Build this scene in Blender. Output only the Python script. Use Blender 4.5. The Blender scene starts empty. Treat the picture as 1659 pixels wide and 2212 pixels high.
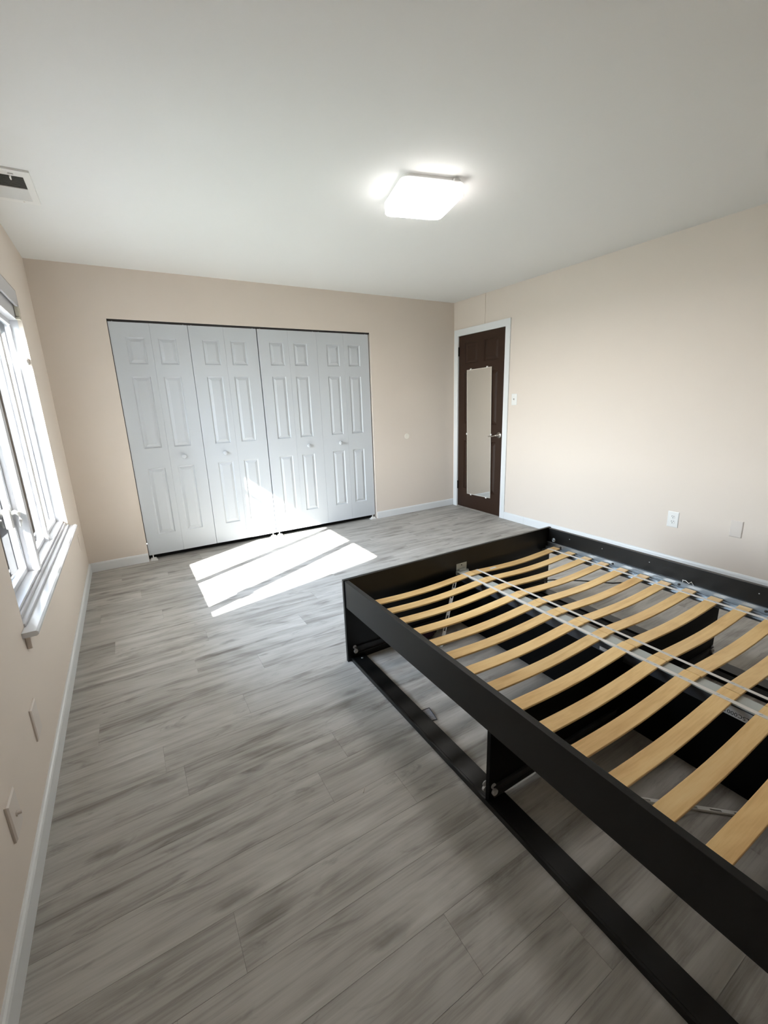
import bpy, bmesh, math, random
from mathutils import Vector, Matrix
random.seed(7)
C = bpy.context.scene.collection
PI = math.pi

# ------------------------------------------------------------------ camera
W, H = 3.942, 2.393            # room width, ceiling height
YF = -4.75                     # front wall, behind the photographer
FPX = 931.92
yaw, pitch, roll = 0.5306, -0.2516, -0.0350
def camera_axes():
    ca, sa, cb, sb, cc, sc = (math.cos(yaw), math.sin(yaw), math.cos(pitch),
                              math.sin(pitch), math.cos(roll), math.sin(roll))
    f = Vector((sa*cb, ca*cb, sb)); r0 = Vector((ca, -sa, 0)); u0 = r0.cross(f)
    return r0*cc + u0*sc, -r0*sc + u0*cc, f
cr, cu, cf = camera_axes()
cam_data = bpy.data.cameras.new('camera')
cam = bpy.data.objects.new('camera', cam_data); C.objects.link(cam)
m3 = Matrix((cr, cu, -cf)).transposed()
cam.matrix_world = Matrix.Translation((0.4194, -4.2309, 1.3230)) @ m3.to_4x4()
cam_data.sensor_fit = 'HORIZONTAL'; cam_data.sensor_width = 36.0
cam_data.lens = 36.0*FPX/1659.0; cam_data.clip_start = 0.02; cam_data.clip_end = 500
bpy.context.scene.camera = cam

# ------------------------------------------------------------------ light
sc = bpy.context.scene
sc.view_settings.view_transform = 'Standard'; sc.view_settings.look = 'None'
sc.view_settings.gamma = 1.0; sc.view_settings.use_curve_mapping = False
sc.view_settings.exposure = 3.80
SUN = Vector((1.0, 0.513, -0.818)).normalized()     # direction the sunlight travels
world = bpy.data.worlds.new('sky'); sc.world = world; world.use_nodes = True
wn = world.node_tree; wn.nodes.clear()
wo = wn.nodes.new('ShaderNodeOutputWorld'); bg = wn.nodes.new('ShaderNodeBackground')
# hazy bright sky: pale at the horizon, bluer overhead, the same all the way round
tcw = wn.nodes.new('ShaderNodeTexCoord'); sep = wn.nodes.new('ShaderNodeSeparateXYZ'); sky = wn.nodes.new('ShaderNodeValToRGB')
wn.links.new(tcw.outputs['Generated'], sep.inputs[0]); wn.links.new(sep.outputs['Z'], sky.inputs[0])
sky.color_ramp.elements[0].position = 0.0; sky.color_ramp.elements[0].color = (0.90, 0.95, 1.0, 1)
sky.color_ramp.elements[1].position = 0.9; sky.color_ramp.elements[1].color = (0.46, 0.66, 0.98, 1)
bg.inputs['Strength'].default_value = 2.2
atm = wn.nodes.new('ShaderNodeTexSky'); atm.sky_type = 'NISHITA'; atm.sun_disc = False
atm.sun_elevation = math.asin(-SUN.z); atm.sun_rotation = math.atan2(-SUN.x, -SUN.y)
atm.air_density = 1.2; atm.dust_density = 0.6; atm.ozone_density = 1.0
bg2 = wn.nodes.new('ShaderNodeBackground'); bg2.inputs['Strength'].default_value = 0.025
adds = wn.nodes.new('ShaderNodeAddShader')
wn.links.new(sky.outputs[0], bg.inputs['Color']); wn.links.new(atm.outputs[0], bg2.inputs['Color'])
wn.links.new(bg.outputs[0], adds.inputs[0]); wn.links.new(bg2.outputs[0], adds.inputs[1]); wn.links.new(adds.outputs[0], wo.inputs['Surface'])
sd = bpy.data.lights.new('sun', 'SUN'); sd.energy = 4.4; sd.angle = math.radians(0.53)
sd.color = (1.0, 0.985, 0.965)
so = bpy.data.objects.new('sun', sd); C.objects.link(so)
so.rotation_euler = SUN.to_track_quat('-Z', 'Y').to_euler(); so.location = (-6, -4, 7)
pd = bpy.data.lights.new('window_portal', 'AREA'); pd.shape = 'RECTANGLE'; pd.size = 1.25; pd.size_y = 1.7
pd.cycles.is_portal = True
po = bpy.data.objects.new('window_portal', pd); C.objects.link(po)
po.location = (-0.13, -1.49, 1.24); po.rotation_euler = (0, -PI/2, 0)

# ------------------------------------------------------------------ materials
def mat(name, col, rough=0.6, metal=0.0, spec=0.5, bump=0.0, bscale=200.0, var=0.0, vscale=6.0, coat=0.0):
    m = bpy.data.materials.new(name); m.use_nodes = True
    nt = m.node_tree; b = nt.nodes['Principled BSDF']
    b.inputs['Base Color'].default_value = (*col, 1); b.inputs['Roughness'].default_value = rough
    b.inputs['Metallic'].default_value = metal; b.inputs['Specular IOR Level'].default_value = spec
    b.inputs['Coat Weight'].default_value = coat
    tc = nt.nodes.new('ShaderNodeTexCoord')
    if var:
        n = nt.nodes.new('ShaderNodeTexNoise'); n.inputs['Scale'].default_value = vscale; n.inputs['Detail'].default_value = 4
        mx = nt.nodes.new('ShaderNodeMix'); mx.data_type = 'RGBA'
        mx.inputs[6].default_value = (*[c*(1-var) for c in col], 1); mx.inputs[7].default_value = (*[min(1, c*(1+var)) for c in col], 1)
        nt.links.new(tc.outputs['Object'], n.inputs['Vector']); nt.links.new(n.outputs['Fac'], mx.inputs[0])
        nt.links.new(mx.outputs[2], b.inputs['Base Color'])
    if bump:
        n = nt.nodes.new('ShaderNodeTexNoise'); n.inputs['Scale'].default_value = bscale; n.inputs['Detail'].default_value = 3
        bp = nt.nodes.new('ShaderNodeBump'); bp.inputs['Strength'].default_value = bump; bp.inputs['Distance'].default_value = 0.001
        nt.links.new(tc.outputs['Object'], n.inputs['Vector']); nt.links.new(n.outputs['Fac'], bp.inputs['Height'])
        nt.links.new(bp.outputs[0], b.inputs['Normal'])
    return m

def wood_material(name, c_dark, c_mid, c_light, sx, sy, rough, spec=0.4, knots=True, per_object=0.25, cth=(0.30, 0.52, 0.74)):
    """Grain runs along local X; Object Info random shifts the pattern from piece to piece."""
    m = bpy.data.materials.new(name); m.use_nodes = True; nt = m.node_tree; N = nt.nodes; L = nt.links
    b = N['Principled BSDF']; b.inputs['Roughness'].default_value = rough; b.inputs['Specular IOR Level'].default_value = spec
    tc = N.new('ShaderNodeTexCoord'); oi = N.new('ShaderNodeObjectInfo')
    mul = N.new('ShaderNodeMath'); mul.operation = 'MULTIPLY'; mul.inputs[1].default_value = 37.0
    L.new(oi.outputs['Random'], mul.inputs[0])
    add = N.new('ShaderNodeVectorMath'); add.operation = 'ADD'
    L.new(tc.outputs['Object'], add.inputs[0]); L.new(mul.outputs[0], add.inputs[1])
    def noise(scale_xyz, detail, dist=0.0, rough_=0.6):
        mp = N.new('ShaderNodeMapping'); mp.inputs['Scale'].default_value = scale_xyz
        n = N.new('ShaderNodeTexNoise'); n.inputs['Scale'].default_value = 1.0; n.inputs['Detail'].default_value = detail
        n.inputs['Distortion'].default_value = dist; n.inputs['Roughness'].default_value = rough_
        L.new(add.outputs[0], mp.inputs[0]); L.new(mp.outputs[0], n.inputs['Vector']); return n.outputs['Fac']
    g1 = noise((sx, sy, sy), 5, 0.6)
    g2 = noise((sx*3.2, sy*7, sy*7), 4, 0.25)
    g3 = noise((sx*1.4, sy*0.30, sy*0.30), 3, 1.2)
    def madd(a, ka, b_, kb):
        x = N.new('ShaderNodeMath'); x.operation = 'MULTIPLY'; x.inputs[1].default_value = ka; L.new(a, x.inputs[0])
        y = N.new('ShaderNodeMath'); y.operation = 'MULTIPLY_ADD'; y.inputs[1].default_value = kb; L.new(b_, y.inputs[0]); L.new(x.outputs[0], y.inputs[2])
        return y.outputs[0]
    s = madd(madd(g1, 0.42, g2, 0.20), 1.0, g3, 0.38)
    ramp = N.new('ShaderNodeValToRGB'); e = ramp.color_ramp.elements
    e[0].position = cth[0]; e[0].color = (*c_dark, 1); e[1].position = cth[2]; e[1].color = (*c_light, 1)
    mid = e.new(cth[1]); mid.color = (*c_mid, 1)
    L.new(s, ramp.inputs[0]); col = ramp.outputs[0]
    if knots:
        # dark elongated smears and small knots
        k = noise((sx*1.9, sy*0.55, sy*0.55), 6, 2.2, 0.65)
        mr = N.new('ShaderNodeMapRange'); mr.inputs['From Min'].default_value = 0.57; mr.inputs['From Max'].default_value = 0.74
        L.new(k, mr.inputs['Value'])
        kk = N.new('ShaderNodeMath'); kk.operation = 'MULTIPLY'; kk.inputs[1].default_value = 0.60; L.new(mr.outputs[0], kk.inputs[0])
        mx = N.new('ShaderNodeMix'); mx.data_type = 'RGBA'; mx.inputs[7].default_value = (*[c*0.72 for c in c_dark], 1)
        L.new(kk.outputs[0], mx.inputs[0]); L.new(col, mx.inputs[6]); col = mx.outputs[2]
    if knots:
        mp = N.new('ShaderNodeMapping'); mp.inputs['Scale'].default_value = (2.3, 7.5, 1.0)
        wob = N.new('ShaderNodeTexNoise'); wob.inputs['Scale'].default_value = 14.0; wob.inputs['Detail'].default_value = 3
        L.new(add.outputs[0], wob.inputs['Vector'])
        wm = N.new('ShaderNodeVectorMath'); wm.operation = 'MULTIPLY_ADD'; wm.inputs[1].default_value = (0.10, 0.035, 0.0)
        L.new(wob.outputs['Color'], wm.inputs[0]); L.new(add.outputs[0], wm.inputs[2]); L.new(wm.outputs[0], mp.inputs[0])
        vo = N.new('ShaderNodeTexVoronoi'); vo.voronoi_dimensions = '2D'; vo.inputs['Scale'].default_value = 1.0
        L.new(mp.outputs[0], vo.inputs['Vector'])
        d1 = N.new('ShaderNodeMapRange'); d1.inputs['From Min'].default_value = 0.04; d1.inputs['From Max'].default_value = 0.17; d1.inputs['To Min'].default_value = 1.0; d1.inputs['To Max'].default_value = 0.0
        L.new(vo.outputs['Distance'], d1.inputs['Value'])
        sp = N.new('ShaderNodeSeparateColor'); L.new(vo.outputs['Color'], sp.inputs[0])
        gt = N.new('ShaderNodeMath'); gt.operation = 'GREATER_THAN'; gt.inputs[1].default_value = 0.62; L.new(sp.outputs[0], gt.inputs[0])
        km = N.new('ShaderNodeMath'); km.operation = 'MULTIPLY'; L.new(d1.outputs[0], km.inputs[0]); L.new(gt.outputs[0], km.inputs[1])
        kf = N.new('ShaderNodeMath'); kf.operation = 'MULTIPLY'; kf.inputs[1].default_value = 0.55; L.new(km.outputs[0], kf.inputs[0])
        mk = N.new('ShaderNodeMix'); mk.data_type = 'RGBA'; mk.inputs[7].default_value = (*[c*0.8 for c in c_dark], 1)
        L.new(kf.outputs[0], mk.inputs[0]); L.new(col, mk.inputs[6]); col = mk.outputs[2]
    hs = N.new('ShaderNodeHueSaturation'); L.new(col, hs.inputs['Color'])
    mr2 = N.new('ShaderNodeMapRange'); mr2.inputs['To Min'].default_value = 1-per_object/2; mr2.inputs['To Max'].default_value = 1+per_object/2
    L.new(oi.outputs['Random'], mr2.inputs['Value']); L.new(mr2.outputs[0], hs.inputs['Value'])
    L.new(hs.outputs[0], b.inputs['Base Color'])
    bp = N.new('ShaderNodeBump'); bp.inputs['Strength'].default_value = 0.25; bp.inputs['Distance'].default_value = 0.0006
    L.new(g2, bp.inputs['Height']); L.new(bp.outputs[0], b.inputs['Normal'])
    return m

M = {}
M['wall'] = mat('beige_paint', (0.74, 0.655, 0.575), 0.75, spec=0.25, bump=0.10, bscale=260, var=0.012, vscale=2)
M['ceiling'] = mat('ceiling_paint', (0.79, 0.785, 0.765), 0.85, spec=0.2, bump=0.12, bscale=180)
M['trim'] = mat('white_trim_paint', (0.76, 0.77, 0.77), 0.35, spec=0.5)
M['closet_door'] = mat('white_door_skin', (0.55, 0.575, 0.60), 0.42, spec=0.45, bump=0.06, bscale=400)
M['window'] = mat('white_vinyl', (0.58, 0.58, 0.60), 0.35)
M['sill'] = mat('gloss_sill_paint', (0.72, 0.73, 0.75), 0.16, spec=0.6)
M['plate'] = mat('white_plastic', (0.80, 0.79, 0.76), 0.35)
M['painted_plate'] = mat('painted_over_plate', (0.68, 0.61, 0.55), 0.5)
M['vent_grey'] = mat('shaded_louvre', (0.28, 0.27, 0.25), 0.5)  # near louvre bank; shade between its slats put into a darker grey
M['dark_slot'] = mat('dark_slot', (0.02, 0.018, 0.016), 0.6)
M['brown_door'] = mat('dark_brown_door_paint', (0.028, 0.0125, 0.0065), 0.36, spec=0.35, bump=0.08, bscale=300)
M['bronze'] = mat('dark_bronze', (0.018, 0.014, 0.012), 0.4, metal=0.6)
M['nickel'] = mat('satin_nickel', (0.62, 0.58, 0.53), 0.28, metal=1.0)
M['mirror'] = mat('mirror_silver', (0.86, 0.87, 0.85), 0.015, metal=1.0)
M['mirror_edge'] = mat('mirror_edge', (0.78, 0.74, 0.66), 0.3)
M['black'] = mat('black_brown_laminate', (0.0050, 0.0050, 0.0047), 0.34, spec=0.36, bump=0.10, bscale=500)
M['black_flat'] = mat('black_inner_laminate', (0.0022, 0.0022, 0.0022), 0.65, spec=0.15)
M['steel'] = mat('galvanised_steel', (0.46, 0.50, 0.53), 0.35, metal=0.85, var=0.10, vscale=14)
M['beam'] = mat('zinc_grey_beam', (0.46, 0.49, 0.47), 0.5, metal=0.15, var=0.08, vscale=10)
M['beam_side'] = mat('shaded_beam_side', (0.060, 0.062, 0.070), 0.4, metal=0.2)  # beam sides; their shade is put into this darker grey
M['runner'] = mat('dark_grey_runner', (0.045, 0.045, 0.045), 0.4, metal=0.4)
M['roller'] = mat('grey_nylon', (0.42, 0.42, 0.42), 0.4)
M['strap'] = mat('white_textile_band', (0.70, 0.66, 0.61), 0.85, bump=0.3, bscale=900)
M['sticker'] = mat('pale_sticker', (0.62, 0.61, 0.60), 0.6)
M['ink'] = mat('black_ink', (0.01, 0.01, 0.01), 0.6)
M['cord'] = mat('black_cord', (0.02, 0.02, 0.022), 0.35)
M['purple'] = mat('dark_plum_fabric', (0.035, 0.012, 0.03), 0.9, var=0.4, vscale=60)
M['closet_dark'] = mat('unlit_closet', (0.10, 0.085, 0.075), 0.9)  # the closet's lack of light is put into a dark wall colour
M['track'] = mat('dark_track', (0.012, 0.009, 0.009), 0.5)
M['jamb'] = mat('closet_jamb_paint', (0.76, 0.68, 0.60), 0.5)
M['floor_base'] = mat('underlay', (0.05, 0.047, 0.043), 0.9)
M['plank'] = wood_material('grey_oak_vinyl', (0.165, 0.149, 0.130), (0.405, 0.385, 0.353), (0.53, 0.512, 0.478), 1.3, 19.0, 0.52, spec=0.30, per_object=0.10, cth=(0.33, 0.50, 0.66))
M['slat'] = wood_material('birch_slat', (0.62, 0.36, 0.14), (0.84, 0.57, 0.255), (0.92, 0.69, 0.36), 2.0, 30.0, 0.38, spec=0.4, knots=False, per_object=0.12)
M['grass'] = mat('lawn', (0.15, 0.155, 0.12), 0.95, var=0.4, vscale=3)
M['leaf'] = mat('hedge_leaf', (0.020, 0.029, 0.021), 0.8, var=0.3, vscale=8)
M['blocker_tan'] = mat('tan_sun_blocker', (0.20, 0.17, 0.14), 0.8)  # for the added sun-blocking wall outside
m = bpy.data.materials.new('window_glass'); m.use_nodes = True; nt = m.node_tree; nt.nodes.clear()
o_ = nt.nodes.new('ShaderNodeOutputMaterial'); t_ = nt.nodes.new('ShaderNodeBsdfTransparent'); t_.inputs[0].default_value = (0.93, 0.95, 0.95, 1)
g_ = nt.nodes.new('ShaderNodeBsdfGlossy'); g_.inputs['Roughness'].default_value = 0.02
fr = nt.nodes.new('ShaderNodeFresnel'); fr.inputs['IOR'].default_value = 1.35; x_ = nt.nodes.new('ShaderNodeMixShader')
nt.links.new(fr.outputs[0], x_.inputs[0]); nt.links.new(t_.outputs[0], x_.inputs[1]); nt.links.new(g_.outputs[0], x_.inputs[2]); nt.links.new(x_.outputs[0], o_.inputs[0])
M['glass'] = m
m = bpy.data.materials.new('clear_plastic'); m.use_nodes = True
b = m.node_tree.nodes['Principled BSDF']; b.inputs['Base Color'].default_value = (0.4, 0.42, 0.5, 1); b.inputs['Alpha'].default_value = 0.22; b.inputs['Roughness'].default_value = 0.15
M['film'] = m
LAMP_STRENGTH = 2.9
m = bpy.data.materials.new('lamp_diffuser'); m.use_nodes = True
b = m.node_tree.nodes['Principled BSDF']; b.inputs['Base Color'].default_value = (0.9, 0.9, 0.9, 1); b.inputs['Roughness'].default_value = 0.4
b.inputs['Emission Color'].default_value = (1.0, 0.965, 0.95, 1); b.inputs['Emission Strength'].default_value = LAMP_STRENGTH
M['lamp'] = m
m = m.copy(); m.name = 'lamp_rim'; m.node_tree.nodes['Principled BSDF'].inputs['Emission Strength'].default_value = LAMP_STRENGTH*0.02
M['lamp_rim'] = m

# ------------------------------------------------------------------ helpers
def link(name, bm, material, parent=None, smooth=False, loc=None):
    me = bpy.data.meshes.new(name)
    bmesh.ops.recalc_face_normals(bm, faces=bm.faces[:])
    bm.to_mesh(me); bm.free(); me.materials.append(material)
    if smooth:
        for p in me.polygons: p.use_smooth = True
    o = bpy.data.objects.new(name, me); C.objects.link(o)
    if parent is not None: o.parent = parent
    if loc: o.location = loc
    return o
def box(bm, x0, x1, y0, y1, z0, z1, bevel=0.0, mtx=None):
    vs = [bm.verts.new((x, y, z)) for x in (min(x0, x1), max(x0, x1)) for y in (min(y0, y1), max(y0, y1)) for z in (min(z0, z1), max(z0, z1))]
    fs = []
    for idx in ((0, 1, 3, 2), (4, 6, 7, 5), (0, 4, 5, 1), (2, 3, 7, 6), (0, 2, 6, 4), (1, 5, 7, 3)):
        fs.append(bm.faces.new([vs[i] for i in idx]))
    if bevel:
        es = list({e for f in fs for e in f.edges})
        r = bmesh.ops.bevel(bm, geom=es, offset=bevel, segments=2, profile=0.5, affect='EDGES')
        vs = list({v for f in r['faces'] for v in f.verts} | {v for v in vs if v.is_valid})
    if mtx is not None:
        for v in vs:
            if v.is_valid: v.co = mtx @ v.co
    return vs
def bx(name, r, material, parent=None, bevel=0.0, loc=None):
    bm = bmesh.new(); box(bm, *r, bevel=bevel); return link(name, bm, material, parent, loc=loc)
def cyl(bm, p0, p1, r0, r1=None, seg=20):
    p0, p1 = Vector(p0), Vector(p1); r1 = r0 if r1 is None else r1
    q = (p1-p0).to_track_quat('Z', 'Y'); rings = []
    for p, r in ((p0, r0), (p1, r1)):
        rings.append([bm.verts.new(p + q @ Vector((math.cos(2*PI*i/seg)*r, math.sin(2*PI*i/seg)*r, 0))) for i in range(seg)])
    for i in range(seg): bm.faces.new((rings[0][i], rings[0][(i+1) % seg], rings[1][(i+1) % seg], rings[1][i]))
    bm.faces.new(rings[0][::-1]); bm.faces.new(rings[1])
def lathe(bm, origin, axis, prof, seg=24):
    """prof: list of (distance along axis, radius)."""
    o, q = Vector(origin), Vector(axis).to_track_quat('Z', 'Y'); rings = []
    for d, r in prof:
        rings.append([bm.verts.new(o + q @ Vector((math.cos(2*PI*i/seg)*max(r, 1e-4), math.sin(2*PI*i/seg)*max(r, 1e-4), d))) for i in range(seg)])
    for a, b_ in zip(rings, rings[1:]):
        for i in range(seg): bm.faces.new((a[i], a[(i+1) % seg], b_[(i+1) % seg], b_[i]))
    bm.faces.new(rings[0][::-1]); bm.faces.new(rings[-1])
def tube(bm, pts, r, seg=8, flat=1.0):
    pts = [Vector(p) for p in pts]; rings = []
    for i, p in enumerate(pts):
        d = (pts[min(i+1, len(pts)-1)] - pts[max(i-1, 0)]).normalized()
        side = d.cross(Vector((0, 0, 1))); side = side.normalized() if side.length > 1e-4 else Vector((1, 0, 0))
        up = side.cross(d)
        rr = r[i] if isinstance(r, (list, tuple)) else r
        rings.append([bm.verts.new(p + side*math.cos(2*PI*k/seg)*rr + up*math.sin(2*PI*k/seg)*rr*flat) for k in range(seg)])
    for a, b_ in zip(rings, rings[1:]):
        for k in range(seg): bm.faces.new((a[k], a[(k+1) % seg], b_[(k+1) % seg], b_[k]))
    bm.faces.new(rings[0][::-1]); bm.faces.new(rings[-1])
def empty(name, loc=(0, 0, 0), rz=0.0):
    o = bpy.data.objects.new(name, None); C.objects.link(o); o.location = loc; o.rotation_euler = (0, 0, rz)
    o.empty_display_size = 0.05; return o
def tag(o, label, cat, group=None):
    o['label'] = label; o['category'] = cat
    if group: o['group'] = group
    return o
def struct(o, label=None, cat=None):
    o['kind'] = 'structure'
    if label: o['label'] = label
    if cat: o['category'] = cat
    return o
def child(name, fn, material, parent, smooth=False):
    bm = bmesh.new(); fn(bm); return link(name, bm, material, parent, smooth)

# ------------------------------------------------------------------ floor of separate planks
floor = struct(bx('floor', (-0.0, W+0.0, YF, 0.62, -0.03, -0.006), M['floor_base']), 'grey wood-look plank floor of the bedroom', 'floor')
PW, PL, GAP = 0.152, 1.22, 0.0004
known = {-3.261: 0.473, -2.957: 0.842, -3.109: 1.08, -2.501: 0.360, -2.349: 0.712, -3.565: 0.95}
mesh_cache = {}
def plank_mesh(L_, w_):
    key = (round(L_, 3), round(w_, 3))
    if key in mesh_cache: return mesh_cache[key]
    bm = bmesh.new(); c = 0.0004; z1 = 0.0; z0 = -0.006
    g = GAP/2
    lo = [(g, g), (L_-g, g), (L_-g, w_-g), (g, w_-g)]; hi = [(g+c, g+c), (L_-g-c, g+c), (L_-g-c, w_-g-c), (g+c, w_-g-c)]
    B = [bm.verts.new((x, y, z0)) for x, y in lo]; S = [bm.verts.new((x, y, z1-c)) for x, y in lo]; T = [bm.verts.new((x, y, z1)) for x, y in hi]
    for i in range(4):
        j = (i+1) % 4; bm.faces.new((B[i], B[j], S[j], S[i])); bm.faces.new((S[i], S[j], T[j], T[i]))
    bm.faces.new(T); bm.faces.new(B[::-1])
    bmesh.ops.recalc_face_normals(bm, faces=bm.faces[:])
    me = bpy.data.meshes.new('plank'); bm.to_mesh(me); bm.free(); me.materials.append(M['plank']); mesh_cache[key] = me
    return me
ytop = -3.261 + PW*22
row = 0
while ytop - PW*(row+1) > YF - PW:
    y1 = ytop - PW*row; y0 = y1 - PW; row += 1
    if y0 > 0.10: continue
    joint = next((v for k, v in known.items() if abs(k - y1) < 0.01), None)
    off = joint if joint is not None else (row*0.47 + random.uniform(-0.12, 0.12)) % PL
    x = off - PL
    while x < W:
        a, b_ = max(x, 0.0), min(x+PL, W)
        ya, yb = max(y0, YF), min(y1, 0.10)
        if b_ - a > 0.02 and yb-ya > 0.01:
            o = bpy.data.objects.new('plank', plank_mesh(b_-a, yb-ya)); C.objects.link(o); o.parent = floor; o.location = (a, ya, 0)
        x += PL

# ------------------------------------------------------------------ shell
WY0, WY1, WZ0, WZ1 = -2.33, -0.69, 0.575, 2.035        # window opening in the left wall
CL, CRX, CT = 0.4435, 2.8118, 2.0277                   # closet opening in the back wall
DY0, DY1, DZ = -0.8265, -0.0849, 2.022                 # entry door opening in the right wall
def wall_left(bm):
    T = -0.16
    box(bm, T, 0, YF, WY0, 0, H); box(bm, T, 0, WY1, 0.0, 0, H)
    box(bm, T, 0, WY0, WY1, 0, WZ0); box(bm, T, 0, WY0, WY1, WZ1, H)
struct(child('wall_left', wall_left, M['wall'], None), 'beige wall with the window', 'wall')
def wall_back(bm):
    box(bm, -0.16, CL, 0, 0.12, 0, H); box(bm, CRX, W+0.14, 0, 0.12, 0, H); box(bm, CL, CRX, 0, 0.12, CT, H)
struct(child('wall_back', wall_back, M['wall'], None), 'beige wall around the closet opening', 'wall')
def wall_right(bm):
    box(bm, W, W+0.14, YF, DY0, 0, H); box(bm, W, W+0.14, DY1, 0, 0, H); box(bm, W, W+0.14, DY0, DY1, DZ, H)
    box(bm, W+0.12, W+0.14, DY0, DY1, 0, DZ)
struct(child('wall_right', wall_right, M['wall'], None), 'beige wall with the brown door', 'wall')
struct(bx('wall_front', (-0.16, W+0.14, YF-0.12, YF, 0, H), M['wall']), 'wall behind the photographer', 'wall')
struct(bx('ceiling', (-0.16, W+0.14, YF-0.12, 0.12, H, H+0.12), M['ceiling']), 'flat white ceiling', 'ceiling')
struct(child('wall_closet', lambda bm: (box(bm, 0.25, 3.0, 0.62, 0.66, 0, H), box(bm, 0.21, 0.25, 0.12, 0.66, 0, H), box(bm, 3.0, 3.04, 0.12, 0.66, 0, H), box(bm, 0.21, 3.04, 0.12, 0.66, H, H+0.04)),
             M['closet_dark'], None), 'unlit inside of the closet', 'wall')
# raised patch strip above the entry door
struct(child('trim_1', lambda bm: box(bm, W-0.005, W, -0.515, -0.432, 2.09, H), M['wall'], None), 'painted-over strip above the door', 'trim')

# baseboards
BH, BT = 0.079, 0.012
def base_profile(bm, p0, p1, nrm):
    """extrude a baseboard profile from p0 to p1 along the wall, nrm points into the room"""
    p0, p1, n = Vector(p0), Vector(p1), Vector(nrm)
    prof = [(0, 0), (BT, 0), (BT, BH-0.014), (BT*0.8, BH-0.005), (BT*0.45, BH), (0, BH)]
    a = [bm.verts.new(p0 + n*d + Vector((0, 0, z))) for d, z in prof]; b_ = [bm.verts.new(p1 + n*d + Vector((0, 0, z))) for d, z in prof]
    for i in range(len(prof)):
        j = (i+1) % len(prof); bm.faces.new((a[i], a[j], b_[j], b_[i]))
    bm.faces.new(a[::-1]); bm.faces.new(b_)
struct(child('baseboard_left', lambda bm: base_profile(bm, (0, YF, 0), (0, 0, 0), (1, 0, 0)), M['trim'], None), 'white baseboard under the window wall', 'baseboard')
bb = struct(empty('baseboard_back'), 'white baseboard on both sides of the closet', 'baseboard')
child('board', lambda bm: base_profile(bm, (BT, 0, 0), (CL-0.001, 0, 0), (0, -1, 0)), M['trim'], bb)
child('board', lambda bm: base_profile(bm, (CRX+0.001, 0, 0), (W, 0, 0), (0, -1, 0)), M['trim'], bb)
bb = struct(empty('baseboard_right'), 'white baseboard below the outlets', 'baseboard')
child('board', lambda bm: base_profile(bm, (W, -0.8895, 0), (W, -1.169, 0), (-1, 0, 0)), M['trim'], bb)
child('board', lambda bm: base_profile(bm, (W, -1.1705, 0), (W, YF, 0), (-1, 0, 0)), M['trim'], bb)
struct(child('baseboard_front', lambda bm: base_profile(bm, (BT, YF, 0), (W-BT, YF, 0), (0, 1, 0)), M['trim'], None), 'baseboard behind the photographer', 'baseboard')

# ------------------------------------------------------------------ moulded door faces
def moulded(bm, w, h, t, panels, rings, org, ux, back=True):
    """slab: local u along ux (width), z up, outward normal n. panels: (u0,u1,z0,z1); rings: (inset, depth<0 recessed)"""
    ux = Vector(ux); n = ux.cross(Vector((0, 0, 1)))
    def P(u, z, d): return bm.verts.new(Vector(org) + ux*u + Vector((0, 0, z)) + n*d)
    us = sorted({0, w, *[p[0] for p in panels], *[p[1] for p in panels]}); zs = sorted({0, h, *[p[2] for p in panels], *[p[3] for p in panels]})
    grid = {(u, z): P(u, z, 0) for u in us for z in zs}
    for i in range(len(us)-1):
        for j in range(len(zs)-1):
            um, zm = (us[i]+us[i+1])/2, (zs[j]+zs[j+1])/2
            if any(p[0] < um < p[1] and p[2] < zm < p[3] for p in panels): continue
            bm.faces.new((grid[us[i], zs[j]], grid[us[i+1], zs[j]], grid[us[i+1], zs[j+1]], grid[us[i], zs[j+1]]))
    for (u0, u1, z0, z1) in panels:
        uu = [u for u in us if u0 <= u <= u1]; zz = [z for z in zs if z0 <= z <= z1]
        prev = [P(a, b_, 0) for a, b_ in ((u0, z0), (u1, z0), (u1, z1), (u0, z1))]
        for ins, d in rings:
            cur = [P(a, b_, d) for a, b_ in ((u0+ins, z0+ins), (u1-ins, z0+ins), (u1-ins, z1-ins), (u0+ins, z1-ins))]
            for k in range(4): bm.faces.new((prev[k], prev[(k+1) % 4], cur[(k+1) % 4], cur[k]))
            prev = cur
        bm.faces.new(prev)
    b0 = [P(u, z, -t) for u, z in ((0, 0), (w, 0), (w, h), (0, h))]
    f0 = [P(u, z, 0) for u, z in ((0, 0), (w, 0), (w, h), (0, h))]
    for k in range(4): bm.faces.new((f0[k], f0[(k+1) % 4], b0[(k+1) % 4], b0[k]))
    bm.faces.new(b0[::-1])
    bmesh.ops.remove_doubles(bm, verts=bm.verts[:], dist=1e-5)

RINGS = [(0.006, -0.008), (0.011, -0.010), (0.034, -0.0005)]
LW = 0.2880
leaf_x0 = [0.4500, 0.7385, 1.0320, 1.3215, 1.6205, 1.9105, 2.2025, 2.4950]
leaf_x1 = [0.7375, 1.0285, 1.3205, 1.6125, 1.9095, 2.2010, 2.4940, 2.7870]
ZB, ZT = 0.050, 2.004
pair_names = [('door_2', 'white moulded bifold closet door nearest the window'), ('door_3', 'white bifold closet door second from the window, half in sunlight'),
              ('door_4', 'white bifold closet door third from the window, sunlit along its foot'), ('door_5', 'white bifold closet door nearest the entry door')]
knob_x = {1: 0.856, 2: 1.207, 5: 2.035, 6: 2.394}
def knob_at(bm, x):
    lathe(bm, (x, 0.012, 0.907), (0, -1, 0), [(0, 0.009), (0.006, 0.009), (0.010, 0.008), (0.014, 0.013), (0.019, 0.0195), (0.026, 0.0195), (0.031, 0.014), (0.033, 0.004)])
fold = [-0.6, 0.6, -0.5, 0.8, -0.6, 0.5, -0.4, 0.4]
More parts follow.
